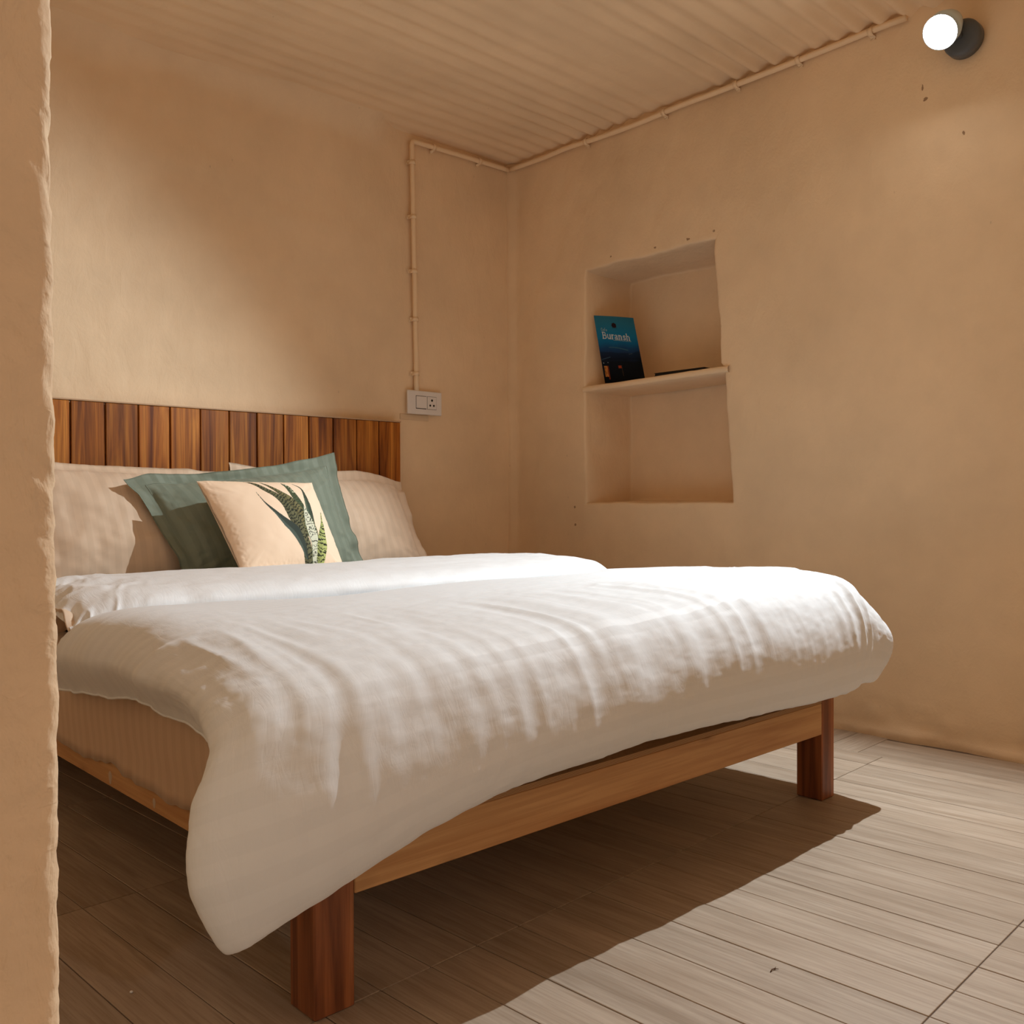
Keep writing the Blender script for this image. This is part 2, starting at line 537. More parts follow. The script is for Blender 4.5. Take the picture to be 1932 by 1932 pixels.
# hand-made reveals: the right one leans, all of them waver
wR = 1 - sstep(NYR - 0.0, NYR + 0.5, Yg); wR = wR * sstep(NYR - 0.35, NYR - 0.03, Yg)
lean = np.interp(Zg, [0.7, NZB, 1.4, 1.515, 1.53, NZT, 2.3], [0, -0.040, -0.012, -0.004, 0.016, 0.052, 0.0])
zt = dep * 0.345
wav_y = 0.007 * vnoise(Zg * 7, zt * 9, seed=41) + 0.003 * vnoise(Zg * 24, zt * 22, seed=43)
near_y = np.maximum(1 - sstep(0.0, 0.12, abs(Yg - NYL)), 1 - sstep(0.0, 0.12, abs(Yg - NYR)))
wav_z = 0.006 * vnoise(Yg * 7, zt * 9, seed=47) + 0.0025 * vnoise(Yg * 25, zt * 20, seed=48)
near_z = np.maximum(1 - sstep(0.0, 0.12, abs(Zg - NZT)), 0.5 * (1 - sstep(0.0, 0.12, abs(Zg - NZB))))
Yw = Yg + lean * wR + wav_y * near_y
Zw = Zg + wav_z * near_z
foot = 0.016 * (1 - sstep(0.025, 0.05, Zg + 0.012 * vnoise(Yg * 9, 0 * Yg, seed=52))) * (0.7 + 0.6 * vnoise(Yg * 5, 0 * Yg, seed=53))
rough_foot = 0.0045 * fbm(Yg * 14, Zg * 22, seed=57, octv=3) * (1 - sstep(0.04, 0.34, Zg))
Xw = XB + wall_disp(Yg, Zg, 13) + dep * ND - foot - rough_foot - 0.022 * (1 - sstep(0.0, 0.06, YA - Yg))
V = np.stack([Xw, Yw, Zw], -1).reshape(-1, 3)
wall_right = tag(obj('wall_right', mesh('wall_right', V, grid_faces(len(ys), len(zs), flip=True), M_WALL)), kind='structure')
# plaster shelf across the niche
ysf = np.linspace(2.385, 3.255, 70)
prof_s = [(0.34, 1.492 ), (0.10, 1.491), (0.0, 1.492), (-0.005, 1.496), (-0.006, 1.507), (-0.004, 1.517), (0.002, 1.5205), (0.10, 1.521), (0.34, 1.521)]
V = []
for y in ysf:
    k = 0.004 * float(vnoise(y * 6, 0, seed=61)) + 0.0018 * float(vnoise(y * 30, 0, seed=62))
    for dx, z in prof_s:
        V.append((XB + dx + (k if dx < 0.05 else 0), y, z - 0.007 + 0.5 * k - 0.018 * (y - 2.82)))
obj('shelf', mesh('shelf', V, grid_faces(len(ysf), len(prof_s)), M_WALL), wall_right)

CHIPS = [(2.462, 2.130, 0.007, 0.006), (2.604, 2.123, 0.009, 0.005), (2.793, 2.122, 0.006, 0.005), (3.067, 2.132, 0.005, 0.004), (3.314, 0.892, 0.006, 0.006),
         (3.311, 0.802, 0.007, 0.006), (1.383, 2.260, 0.004, 0.007), (1.530, 2.470, 0.003, 0.014), (1.520, 2.423, 0.008, 0.006)]
# chips and nail holes in the plaster round the niche and under the spotlight
M_CHIP = NT('dark_plaster_chip').out((0.34, 0.225, 0.135), 0.9)
for k, (y, z, a, b) in enumerate(CHIPS):
    n_ = 11; th = np.linspace(0, 2 * math.pi, n_, endpoint=False); rr = 1 + 0.35 * np.array([random.uniform(-1, 1) for _ in th])
    x = XB + float(wall_disp(np.array(y), np.array(z), 13)) - 0.0012
    Vv = [(0.0009, 0, 0)] + [(0.0, a * r * math.cos(t_), b * r * math.sin(t_)) for r, t_ in zip(rr, th)] + [(0.004, a * r * math.cos(t_), b * r * math.sin(t_)) for r, t_ in zip(rr, th)]
    Ff = [(0, 1 + i, 1 + (i + 1) % n_) for i in range(n_)] + [(1 + i, 1 + n_ + i, 1 + n_ + (i + 1) % n_, 1 + (i + 1) % n_) for i in range(n_)]
    obj('plaster_chip', mesh('plaster_chip', Vv, Ff, M_CHIP, False), wall_right, (x, y, z))

# --- walls out of view that close the room
for nm, (x0, x1, y0, y1) in {'wall_left': (XL - 0.1, XL, YF - 0.1, YA + 0.1), 'wall_front': (XL, XB + 0.1, YF - 0.1, YF)}.items():
    tag(box(nm, x0, x1, y0, y1, -0.02, 2.80, M_WALL), kind='structure')

# --- near wall end, at the left edge of the picture
PX, PY0, PY1, PR = 0.2845, 0.90, 1.26, 0.014
path = [(x, PY0, 0, -1) for x in lin((XL, 0.1, 0.1), (0.1, PX - PR, 0.004))]
for a in np.linspace(0, math.pi / 2, 9)[1:-1]:
    path.append((PX - PR + PR * math.sin(a), PY0 + PR - PR * math.cos(a), math.sin(a), -math.cos(a)))
path += [(PX, y, 1, 0) for y in lin((PY0 + PR, PY1 - PR, 0.02))]
for a in np.linspace(0, math.pi / 2, 6)[1:-1]:
    path.append((PX - PR + PR * math.cos(a), PY1 - PR + PR * math.sin(a), math.cos(a), math.sin(a)))
path += [(x, PY1, 0, 1) for x in lin((PX - PR, XL, 0.1))]
path = np.array(path); zs = lin((-0.02, 0.3, 0.04), (0.3, 1.6, 0.004), (1.6, 2.80, 0.04))
arc = np.concatenate([[0], np.cumsum(np.hypot(*np.diff(path[:, :2], axis=0).T))])
A, Zg = np.meshgrid(arc, zs, indexing='ij')
Dn = 0.0014 * vnoise(A * 9, Zg * 4, seed=71) + 0.0007 * vnoise(A * 60, Zg * 24, seed=72) + 0.0011 * fbm(A * 75, Zg * 55, seed=73, octv=3)
nick = -0.002 * sstep(0.55, 0.9, vnoise(A * 30 + Zg * 22, Zg * 16, seed=75))
Dn = Dn + nick
Vx = path[:, None, 0] + path[:, None, 2] * Dn + 0.0016 * np.clip((Zg - 0.9), -1, 1) * 0
Vy = path[:, None, 1] + path[:, None, 3] * Dn
V = np.stack([Vx, Vy, Zg], -1).reshape(-1, 3)
tag(obj('wall_near', mesh('wall_near', V, grid_faces(len(path), len(zs)), M_PILLAR)), kind='structure')

# --- corrugated ceiling, ridges running away from the right wall
PITCH = 0.094
xs = lin((XL - 0.1, 0.6, 0.3), (0.6, XB + 0.08, 0.05)); ys = lin((YF - 0.1, 0.8, PITCH / 4), (0.8, YA + 0.02, PITCH / 12))
X, Y = np.meshgrid(xs, ys, indexing='ij')
ph = Y / PITCH + 0.10 * vnoise(X * 0.9, Y * 3, seed=81)
amp = 0.0055 * np.clip(0.75 + 0.75 * vnoise(X * 0.9, Y * 3.1, seed=82), 0.12, 1.4) * (0.35 + 0.65 * (1 - sstep(YA - 0.65, YA - 0.25, Y))) * (1 + 0.9 * sstep(3.0, 3.5, X))
Zc = ZC + amp * np.sin(2 * math.pi * ph) + 0.006 * vnoise(X * 1.3, Y * 1.1, seed=83) - 0.004 * (sstep(2.05, 2.06, X + 0.03 * np.sin(Y * 3)) - 0.5) * 0
lap = 0.004 * sstep(0, 0.012, X - (1.62 + 0.02 * vnoise(Y * 4, 0 * Y, seed=85)))
Zc = Zc + lap - 0.004
V = np.stack([X, Y, Zc], -1).reshape(-1, 3)
tag(obj('ceiling', mesh('ceiling', V, grid_faces(len(xs), len(ys), flip=True), M_CEIL)), kind='structure')

# --- floor: grout bed with every wood-look plank its own piece
floor = tag(box('floor', XL - 0.1, XB + 0.1, YF - 0.1, YA + 0.1, -0.05, -0.0022, M_GROUT, b=0.0), kind='structure')
PW, PLN, FROT = 0.125, 0.775, math.radians(2.3)
ca, sa = math.cos(FROT), math.sin(FROT)
ORG = Vector((1.797, 1.0, 0))               # a plank edge passes here; planks run along (sa, -ca)
ex, ey = Vector((ca, sa, 0)), Vector((-sa, ca, 0))
plank_cache = {}


def plank(x0, x1, y0, y1, turned=False):
    w, l = x1 - x0 - 0.0026, y1 - y0 - 0.0026
    key = (round(w, 4), round(l, 4), turned)
    if key not in plank_cache:
        ww, ll = (l, w) if turned else (w, l)
        Vv, Ff = box_vf(-ww / 2, ww / 2, -ll / 2, ll / 2, -0.004, 0.0, 0.0009)
        plank_cache[key] = mesh('plank', Vv, Ff, M_FLOOR, False)
    o = obj('plank', plank_cache[key], floor)
    o.location = ORG + ex * ((x0 + x1) / 2) + ey * ((y0 + y1) / 2) - floor.location
    o.location.z = random.uniform(-0.0005, 0.0003) - floor.location.z
    o.rotation_euler = (0, 0, FROT + (math.pi / 2 if turned else 0))


YJ = -0.285                                  # joint rows, in the floor's own frame
for i in range(-24, 12):
    for k in range(-1, 4):
        x0, y0 = i * PW, YJ + k * PLN
        y1 = min(y0 + PLN, YA - 1.0 + 0.07)
        cx = ORG + ex * (x0 + PW / 2) + ey * ((y0 + y1) / 2)
        if cx.x < XL + 0.02 or y1 - y0 < 0.05: continue
        plank(x0, x0 + PW, y0, y1)
SX = 12 * PW                                 # border strip by the right wall
for k in range(-4, 1):                       # lengthwise pieces nearer the camera
    pass
for (a, b) in ((SX, SX + PW), (SX + PW, SX + 2 * PW)):
    for y0, y1 in ((YJ - PLN, YJ), (YJ, 0.582)):
        plank(a, b, y0, y1)
yy = 0.582
while yy < 2.72:                             # short cross pieces further in
    plank(SX, SX + 0.36, yy, yy + 0.127, True); yy += 0.127

# ================================================================ headboard
hb = empty('headboard', (1.80, 3.76, 0.0), 'teak headboard of upright boards fixed to the wall behind the pillows', 'headboard')
box('backing_panel', 0.850, 2.760, 3.757, 3.782, 0.10, 1.305, M_LEG, hb)
HX = 2.767
for k in range(15):
    w = 0.1285
    if k == 0:
        Vv, Ff = box_vf(-w / 2 + 0.0028, w / 2 - 0.0028, -0.009, 0.009, -0.605, 0.605, 0.0022)
        hb_me = mesh('board', Vv, Ff, M_TEAK, False)
    o = obj('board', hb_me, hb)
    o.location = Vector((HX - w * (k + 0.5), 3.746 + random.uniform(-0.001, 0.001), 0.705)) - hb.location
tag(box('cap_strip', 0.842, 2.768, 3.736, 3.785, 1.3115, 1.3175, M_CAP, hb, 0.0015), 'pale thin strip along the top edge')

# ================================================================ bed frame
bed = empty('bed_frame', (1.80, 2.55, 0.0), 'wooden double bed frame with square legs and a pale foot rail', 'bed')
LEGS = [(0.877, 0.962, 1.447, 1.532), (2.658, 2.732, 1.447, 1.534), (0.877, 0.962, 3.64, 3.725), (2.658, 2.732, 3.64, 3.725)]
for x0, x1, y0, y1 in LEGS:
    tag(box('leg', x0, x1, y0, y1, 0.0005, 0.318, M_LEG, bed, 0.003), 'dark red-brown stained leg')
box('foot_rail', 0.963, 2.657, 1.4475, 1.482, 0.205, 0.3015, M_RAILX, bed, 0.002)
for x0 in (0.878, 2.696):
    box('side_rail', x0, x0 + 0.034, 1.5335, 3.639, 0.209, 0.3015, M_RAILY, bed, 0.002)
tag(box('platform', 0.964, 2.656, 1.447, 3.72, 0.3018, 0.3155, M_PLY, bed, 0.0008), 'plywood board with layered edge')
for (yy, zz, s) in ((2.41, 0.232, 1.0), (2.14, 0.230, 0.7)):   # pale drips on the side rail
    th = np.linspace(0, 2 * math.pi, 14, endpoint=False)
    Vv = [(0, 0, 0)] + [(0.0, 0.011 * s * math.cos(a) * (1 + 0.2 * math.sin(3 * a)), 0.017 * s * math.sin(a)) for a in th]
    Vv = [(-0.0012 if i == 0 else x, y, z) for i, (x, y, z) in enumerate(Vv)]
    Ff = [(0, 1 + (i + 1) % 14, 1 + i) for i in range(14)]
    o = obj('plaster_drip', mesh('plaster_drip', Vv, Ff, M_MARK), bed)
    o.location = Vector((0.8776, yy, zz)) - bed.location
for k, (xx, zz, s) in enumerate(((0.955, 0.262, 1.0),)):
    Vv, Ff = lathe_dir([(0.0, 0.006), (0.0006, 0.0055), (0.0008, 0.0)], (0, 0, 0), (0, -1, 0), 12)
    o = obj('screw_hole', mesh('screw_hole', Vv, Ff, M_SOCKET), bed); o.location = Vector((0.951, 1.4468, 0.258)) - bed.location

# ================================================================ mattress with its striped fitted sheet
mx0, mx1, my0, my1, mr = 0.872, 2.742, 1.515, 3.715, 0.06
per = []
def arcpts(cx, cy, a0, a1, n=8):
    return [(cx + mr * math.cos(a), cy + mr * math.sin(a), math.cos(a), math.sin(a)) for a in np.linspace(a0, a1, n)]
H = math.pi / 2
per += arcpts(mx0 + mr, my0 + mr, 2 * H, 3 * H) + [(x, my0, 0, -1) for x in np.linspace(mx0 + mr, mx1 - mr, 90)[1:-1]]
per += arcpts(mx1 - mr, my0 + mr, 3 * H, 4 * H) + [(mx1, y, 1, 0) for y in np.linspace(my0 + mr, my1 - mr, 40)[1:-1]]
per += arcpts(mx1 - mr, my1 - mr, 0, H) + [(x, my1, 0, 1) for x in np.linspace(mx1 - mr, mx0 + mr, 30)[1:-1]]
per += arcpts(mx0 + mr, my1 - mr, H, 2 * H) + [(mx0, y, -1, 0) for y in np.linspace(my1 - mr, my0 + mr, 200)[1:-1]]
per = np.array(per); pl = np.concatenate([[0], np.cumsum(np.hypot(*np.diff(per[:, :2], axis=0).T))])
side = np.clip(abs(per[:, 2]) * 1.3 - 0.3, 0, 1)                     # 1 on the long sides, where the sheet hangs
wav = 0.5 + 0.5 * vnoise(pl * 9, 0 * pl, seed=91) + 0.25 * vnoise(pl * 26, 0 * pl, seed=92)
zlow = 0.319 - side * (0.045 + 0.022 * wav)
rows = []
for k, (tz, o) in enumerate(((0.0, -0.004), (0.0, 0.001), (0.10, 0.002), (0.22, 0.004), (0.40, 0.010), (0.60, 0.012), (0.80, 0.008), (0.90, 0.0), (0.96, -0.014), (0.99, -0.032), (1.0, -0.055), (1.0, -0.4), (1.0, -0.93))):
    zz = zlow + (0.545 - zlow) * tz
    rip = 0.0045 * vnoise(pl * 22, 0 * pl, seed=95) * side * max(0.0, 0.55 - tz) * 1.8 + 0.003 * vnoise(pl * 5, tz * 4, seed=96)
    oo = o + rip if o > -0.3 else o
    rows.append(np.stack([per[:, 0] + per[:, 2] * oo, per[:, 1] + per[:, 3] * oo, zz], -1))
V = np.array(rows).reshape(-1, 3)
uv = np.stack([np.tile(pl, len(rows)), np.repeat(np.arange(len(rows)) * 0.03, len(pl))], -1)
mattress = empty('mattress', (1.80, 2.55, 0.316), 'deep mattress in a beige striped fitted sheet on the bed frame', 'mattress')
V = V - np.array(mattress.location)
obj('fitted_sheet', mesh('fitted_sheet', V, grid_faces(len(rows), len(pl), wrap=True), M_SHEET, uv=uv), mattress)

# ================================================================ quilt and duvet: spline surfaces given a thickness
def soft_sheet(name, ctrl, nu, nv, thick, disp, mat, label, cat, edge=(1, 1, 1, 1), taper=0.10):
    ctrl = np.array(ctrl, float)
    A, B = cr_matrix(ctrl.shape[0], nu), cr_matrix(ctrl.shape[1], nv)
    P = np.einsum('ij,jkc->ikc', A, ctrl); P = np.einsum('ij,kjc->kic', B, P)      # nu x nv
    du = np.linalg.norm(np.diff(P, axis=0), axis=-1).mean(1); dv = np.linalg.norm(np.diff(P, axis=1), axis=-1).mean(0)
    U = np.concatenate([[0], np.cumsum(du)])[:, None] * np.ones((1, nv)); W = np.concatenate([[0], np.cumsum(dv)])[None, :] * np.ones((nu, 1))
    N0 = normals_of(P); P0 = P
    N = N0
    P = P + N * disp(U, W, U / U.max(), W / W.max(), P)[..., None]
    N = normals_of(P)
    e = np.minimum.reduce([U if edge[0] else U * 0 + 9, (U.max() - U) if edge[1] else U * 0 + 9, W if edge[2] else U * 0 + 9, (W.max() - W) if edge[3] else U * 0 + 9])
    q = np.clip(e / taper, 0, 1)
    th = thick * np.sqrt(np.clip(1 - (1 - q) ** 2, 0, 1)) + 0.002
    I = np.where((q >= 1)[..., None], P0 - N0 * (th + 0.006)[..., None], P - N0 * th[..., None])
    V = np.concatenate([P.reshape(-1, 3), I.reshape(-1, 3)])
    F = np.concatenate([grid_faces(nu, nv, flip=True), grid_faces(nu, nv, nu * nv)])
    ring = [i * nv for i in range(nu)] + [(nu - 1) * nv + j for j in range(1, nv)] + [i * nv + nv - 1 for i in range(nu - 2, -1, -1)] + [j for j in range(nv - 2, 0, -1)]
    ring = np.array(ring); r2 = np.roll(ring, -1)
    F = np.concatenate([F, np.stack([ring, ring + nu * nv, r2 + nu * nv, r2], -1)])
    uv = np.stack([U.ravel(), W.ravel()], -1); uv = np.concatenate([uv, uv])
    o = obj(name, mesh(name, V, F, mat, uv=uv))
    tag(o, label, cat)
    return o, P


def fold_disp(U, W, u, w, P):
    foot = sstep(0.46, 0.60, w) * (1 - sstep(0.84, 0.95, w) * 0.85)
    streak = vnoise(U * 15, W * 1.4 + 0.35 * vnoise(U * 3, W * 2, seed=3), seed=101)
    streak2 = vnoise(U * 34 + 0.5 * vnoise(U * 6, W * 5, seed=4), W * 2.6, seed=103)
    ridge = 1 - abs(streak) * 2.0
    big = vnoise(U * 3.4, W * 1.3, seed=105)
    fine = 0.0011 * fbm(U * 26, W * 30, seed=107, octv=3) * sstep(0.25, 0.45, w)
    d = foot * (0.0042 * (ridge - 0.45) + 0.0026 * streak2 + 0.007 * big) + fine + 0.004 * fbm(U * 3.2, W * 3.2, seed=109, octv=2)
    crk = np.clip(1 - 2.6 * abs(vnoise(U * 15 + 0.6 * vnoise(U * 9, W * 9, seed=5), W * 9, seed=115)), 0, 1) ** 1.5
    crk2 = np.clip(1 - 3.0 * abs(vnoise(U * 9 + W * 8, W * 16 - U * 5, seed=117)), 0, 1) ** 1.5
    zone = sstep(0.40, 0.50, w) * (1 - sstep(0.66, 0.76, w)) * (0.25 + 0.75 * sstep(0.42, 0.62, u))
    d = d + zone * (0.0030 * crk + 0.0024 * crk2 * sstep(-0.2, 0.4, vnoise(U * 4, W * 5, seed=118)))
    lside = 1 - sstep(0.05, 0.2, u)
    d = d + lside * (0.008 * vnoise(U * 3, W * 7, seed=111) + 0.004 * vnoise(U * 6, W * 19, seed=112))
    return d


TOPX = [1.15, 1.50, 1.90, 2.30, 2.60]
def row(l, tops, r):
    return l + tops + r
def T(y, z):
    ys_ = y if hasattr(y, '__len__') else [y] * 5
    zs_ = z if hasattr(z, '__len__') else [z] * 5
    return [(x, a, b) for x, a, b in zip(TOPX, ys_, zs_)]


rows = [
    row([(0.835, 2.66, 0.425), (0.815, 2.64, 0.50), (0.900, 2.58, 0.585)], T(2.60, 0.60), [(2.76, 2.60, 0.595), (2.83, 2.60, 0.50), (2.82, 2.60, 0.38)]),
    row([(0.815, 2.44, 0.452), (0.768, 2.44, 0.555), (0.865, 2.42, 0.645)], T(2.43, [0.650, 0.638, 0.650, 0.640, 0.636]), [(2.75, 2.44, 0.648), (2.845, 2.44, 0.54), (2.83, 2.44, 0.40)]),
    row([(0.805, 2.18, 0.478), (0.755, 2.16, 0.575), (0.855, 2.12, 0.662)], T(2.12, [0.668, 0.672, 0.675, 0.678, 0.680]), [(2.75, 2.12, 0.668), (2.855, 2.12, 0.54), (2.84, 2.12, 0.38)]),
    row([(0.798, 1.93, 0.486), (0.740, 1.88, 0.580), (0.850, 1.80, 0.660)], T(1.80, [0.668, 0.675, 0.682, 0.688, 0.692]), [(2.75, 1.80, 0.684), (2.87, 1.80, 0.55), (2.85, 1.80, 0.37)]),
    row([(0.780, 1.68, 0.476), (0.720, 1.60, 0.570), (0.830, 1.55, 0.642)], T(1.55, [0.652, 0.665, 0.678, 0.690, 0.696]), [(2.74, 1.55, 0.686), (2.865, 1.54, 0.55), (2.85, 1.55, 0.36)]),
    row([(0.750, 1.53, 0.440), (0.680, 1.45, 0.535), (0.810, 1.39, 0.598)], T([1.385, 1.385, 1.39, 1.395, 1.40], [0.620, 0.640, 0.655, 0.672, 0.682]), [(2.71, 1.39, 0.668), (2.855, 1.385, 0.54), (2.84, 1.42, 0.36)]),
    row([(0.740, 1.50, 0.370), (0.632, 1.405, 0.440), (0.785, 1.325, 0.490)], T([1.315, 1.31, 1.31, 1.315, 1.32], [0.530, 0.552, 0.568, 0.586, 0.600]), [(2.69, 1.315, 0.586), (2.840, 1.32, 0.500), (2.82, 1.37, 0.37)]),
    row([(0.730, 1.47, 0.300), (0.625, 1.375, 0.330), (0.790, 1.305, 0.365)], T([1.295, 1.29, 1.29, 1.29, 1.295], [0.432, 0.460, 0.472, 0.474, 0.482]), [(2.68, 1.30, 0.478), (2.815, 1.315, 0.445), (2.81, 1.35, 0.37)]),
    row([(0.740, 1.45, 0.255), (0.680, 1.375, 0.214), (0.800, 1.335, 0.252)], T([1.325, 1.325, 1.32, 1.32, 1.32], [0.358, 0.380, 0.380, 0.371, 0.370]), [(2.67, 1.32, 0.380), (2.765, 1.335, 0.372), (2.80, 1.37, 0.36)]),
    row([(0.775, 1.47, 0.290), (0.735, 1.43, 0.268), (0.845, 1.40, 0.295)], T([1.375, 1.375, 1.37, 1.37, 1.365], [0.362, 0.376, 0.376, 0.370, 0.370]), [(2.66, 1.37, 0.386), (2.75, 1.375, 0.384), (2.78, 1.40, 0.375)]),
]
ctrl = np.array(rows).transpose(1, 0, 2)          # columns (left to right) first
duvet, DP = soft_sheet('duvet', ctrl, 420, 300, 0.045, fold_disp, M_DUVET,
                       'plump white cotton duvet draped over the foot of the bed', 'duvet', edge=(1, 1, 1, 1))
# corded hem along the left side and foot
hem = list(DP[0, ::3]) + list(DP[::3, -1][1:]) 
Vv, Ff = tube_vf([tuple(p) for p in hem], 0.0028, 8)
obj('piping', mesh('piping', Vv, Ff, M_DUVET, uv=[(0, 0)] * len(Vv)), duvet)


def quilt_disp(U, W, u, w, P):
    left = 1 - sstep(0.0, 0.20, u)
    c = left * (0.016 * vnoise(U * 13 + W * 4, W * 9, seed=121) + 0.007 * (1 - 2 * abs(vnoise(U * 28 + W * 12, W * 14, seed=122))))
    return c + 0.0035 * fbm(U * 5, W * 5, seed=123, octv=3) + 0.0012 * fbm(U * 22, W * 30, seed=125, octv=2) * sstep(0.1, 0.25, w)


QX = [0.80, 0.86, 0.98, 1.30, 1.75, 2.20, 2.55, 2.72, 2.80, 2.83]
def qrow(y, z, dl=None, dr=None):
    r = []
    for i, x in enumerate(QX):
        zz = z; yy = y
        if i == 0: zz = z - 0.075
        if i == 1: zz = z - 0.028
        if i == 2: zz = z - 0.006
        if i == 8: zz = z - 0.022
        if i == 9: zz = z - 0.085
        r.append((x, yy, max(zz, 0.548)))
    return r
rows = [qrow(3.32, 0.575), qrow(3.22, 0.640), qrow(3.08, 0.690), qrow(2.92, 0.703), qrow(2.72, 0.706), qrow(2.55, 0.700), qrow(2.46, 0.685), qrow(2.425, 0.655), qrow(2.45, 0.615), qrow(2.52, 0.600)]
ctrl = np.array(rows).transpose(1, 0, 2)
quilt, QP = soft_sheet('folded_quilt', ctrl, 300, 140, 0.035, quilt_disp, M_QUILT,
                       'white cotton quilt folded in a band across the bed below the pillows', 'quilt')

cr = []
for i, x in enumerate((0.79, 0.85, 0.93, 1.02)):
    cr.append([(x, y, z + dz) for (y, z), dz in zip(((2.78, 0.575), (2.68, 0.610), (2.58, 0.640), (2.50, 0.640), (2.44, 0.605)), (0, 0.006 * (-1) ** i, 0.010 * (-1) ** (i + 1), 0.012 * (-1) ** i, 0))])
fold, _P = soft_sheet('corner_fold', cr, 60, 60, 0.006, lambda U, W, u, w, P: 0.014 * vnoise(U * 22 + W * 9, W * 20, seed=131), M_BEIGE, None, None, taper=0.02)
tag(fold, 'crumpled beige fold under the corner')
fold.parent = quilt

# ================================================================ pillows
def pillow(name, BL, BR, TR, TL, thick, flange, mat, label, cat, n=90, group=None, wrinkle=1.0, seed=0, pinch=0.05, col_fn=None, mat_back=None, droop=None, flat=2.2):
    BL, BR, TR, TL = [np.array(p, float) for p in (BL, BR, TR, TL)]
    c = (BL + BR + TR + TL) / 4
    wid = (np.linalg.norm(BR - BL) + np.linalg.norm(TR - TL)) / 2; hei = (np.linalg.norm(TL - BL) + np.linalg.norm(TR - BR)) / 2
    nr = np.cross((BR + TR - BL - TL), (TL + TR - BL - BR)); nr /= np.linalg.norm(nr)
    m = max(20, int(n * hei / wid))
    u1 = np.linspace(-1, 1, n); v1 = np.linspace(-1, 1, m)
    Ug, Vg = np.meshgrid(u1, v1, indexing='ij')
    fu, fv = 1 - 2 * flange / wid, 1 - 2 * flange / hei
    iu, iv = np.clip(abs(Ug) / fu, 0, 1), np.clip(abs(Vg) / fv, 0, 1)
    core = (1 - iu ** flat) ** 0.52 * (1 - iv ** flat) ** 0.52
    pu = Ug * (1 - pinch * (1 - Vg ** 2)); pv = Vg * (1 - pinch * (1 - Ug ** 2))
    a, b = (pu + 1) / 2, (pv + 1) / 2
    base = ((1 - a) * (1 - b))[..., None] * BL + (a * (1 - b))[..., None] * BR + (a * b)[..., None] * TR + ((1 - a) * b)[..., None] * TL
    wr = 0.006 * fbm(Ug * 3 * wid * 2, Vg * 3 * hei * 2, seed=seed, octv=3) * sstep(0.0, 0.4, core)
    corner = sstep(0.75, 1.25, np.hypot(iu, iv)) * sstep(0.02, 0.3, core)
    ang = np.arctan2(Vg, Ug)
    wr = wr + 0.006 * corner * vnoise(ang * 14, np.hypot(Ug, Vg) * 2, seed=seed + 3)
    puck = 0.004 * np.exp(-((np.maximum(iu, iv) - 0.93) / 0.07) ** 2) * vnoise((Ug * wid + Vg * hei) * 38, (Ug * wid - Vg * hei) * 38, seed=seed + 4)
    wr = (wr + puck) * wrinkle
    fl = 0.012 * vnoise(Ug * 5, Vg * 5, seed=seed + 5) * (1 - sstep(0.0, 0.2, core)) * (1 if flange > 0 else 0.3)
    if droop is not None:
        base = base + droop(Ug, Vg)
    front = base + nr * (core * thick * 0.5 + wr + fl + 0.0015)[..., None]
    back = base - nr * (core * thick * 0.5 - fl + 0.0015)[..., None]
    uv = np.stack([(Ug * wid / 2).ravel(), (Vg * hei / 2).ravel()], -1)
    Vt = np.concatenate([front.reshape(-1, 3), back.reshape(-1, 3)]) - c
    F = np.concatenate([grid_faces(n, m), grid_faces(n, m, n * m, flip=True)])
    ring = np.array([i * m for i in range(n)] + [(n - 1) * m + j for j in range(1, m)] + [i * m + m - 1 for i in range(n - 2, -1, -1)] + [j for j in range(m - 2, 0, -1)])
    r2 = np.roll(ring, -1)
    F = np.concatenate([F, np.stack([ring, ring + n * m, r2 + n * m, r2], -1)])
    col = None
    if col_fn is not None:
        cf = col_fn((Ug + 1) / 2, (Vg + 1) / 2).reshape(-1, 3)
        col = np.concatenate([cf, np.tile(np.array([[0.80, 0.62, 0.45]]), (n * m, 1))])
    o = obj(name, mesh(name, Vt, F, mat, uv=np.concatenate([uv, uv]), col=col))
    o.location = c
    tag(o, label, cat, group)
    # stitched seam line round the inside of the flange
    if flange > 0.015:
        idx = []
        i0, i1 = int(round((1 - fu) / 2 * (n - 1))), int(round((1 + fu) / 2 * (n - 1))); j0, j1 = int(round((1 - fv) / 2 * (m - 1))), int(round((1 + fv) / 2 * (m - 1)))
        loop = [(i, j0) for i in range(i0, i1)] + [(i1, j) for j in range(j0, j1)] + [(i, j1) for i in range(i1, i0, -1)] + [(i0, j) for j in range(j1, j0 - 1, -1)]
        Vv, Ff = tube_vf([tuple(front[i, j] - c + nr * 0.0006) for i, j in loop], 0.0013, 5, False)
        obj('seam', mesh('seam', Vv, Ff, mat, uv=[(0.01, 0)] * len(Vv)), o)
    return o, front


pillow('pillow', (0.96, 3.50, 0.58), (1.87, 3.48, 0.58), (1.812, 3.665, 1.052), (0.94, 3.665, 1.085), 0.17, 0.03, M_BEIGE,
       'beige striped pillow at the left end of the headboard', 'pillow', seed=201, pinch=0.02, group='beige striped pillows')


def droop_r(U, V):
    k = sstep(0.55, 1.0, U) * sstep(0.55, 1.0, V)
    k2 = sstep(0.0, 0.5, U) * (1 - sstep(0.5, 1.0, U)) * sstep(0.6, 1, V)
    l = (1 - sstep(-1.0, -0.55, U)) * sstep(0.5, 1, V)
    return np.stack([0.012 * k, -0.012 * k, -0.030 * k + 0.012 * k2 + 0.010 * l - 0.020 * (1 - sstep(-0.6, 0.2, abs(U + 0.1))) * sstep(0.7, 1, V)], -1)


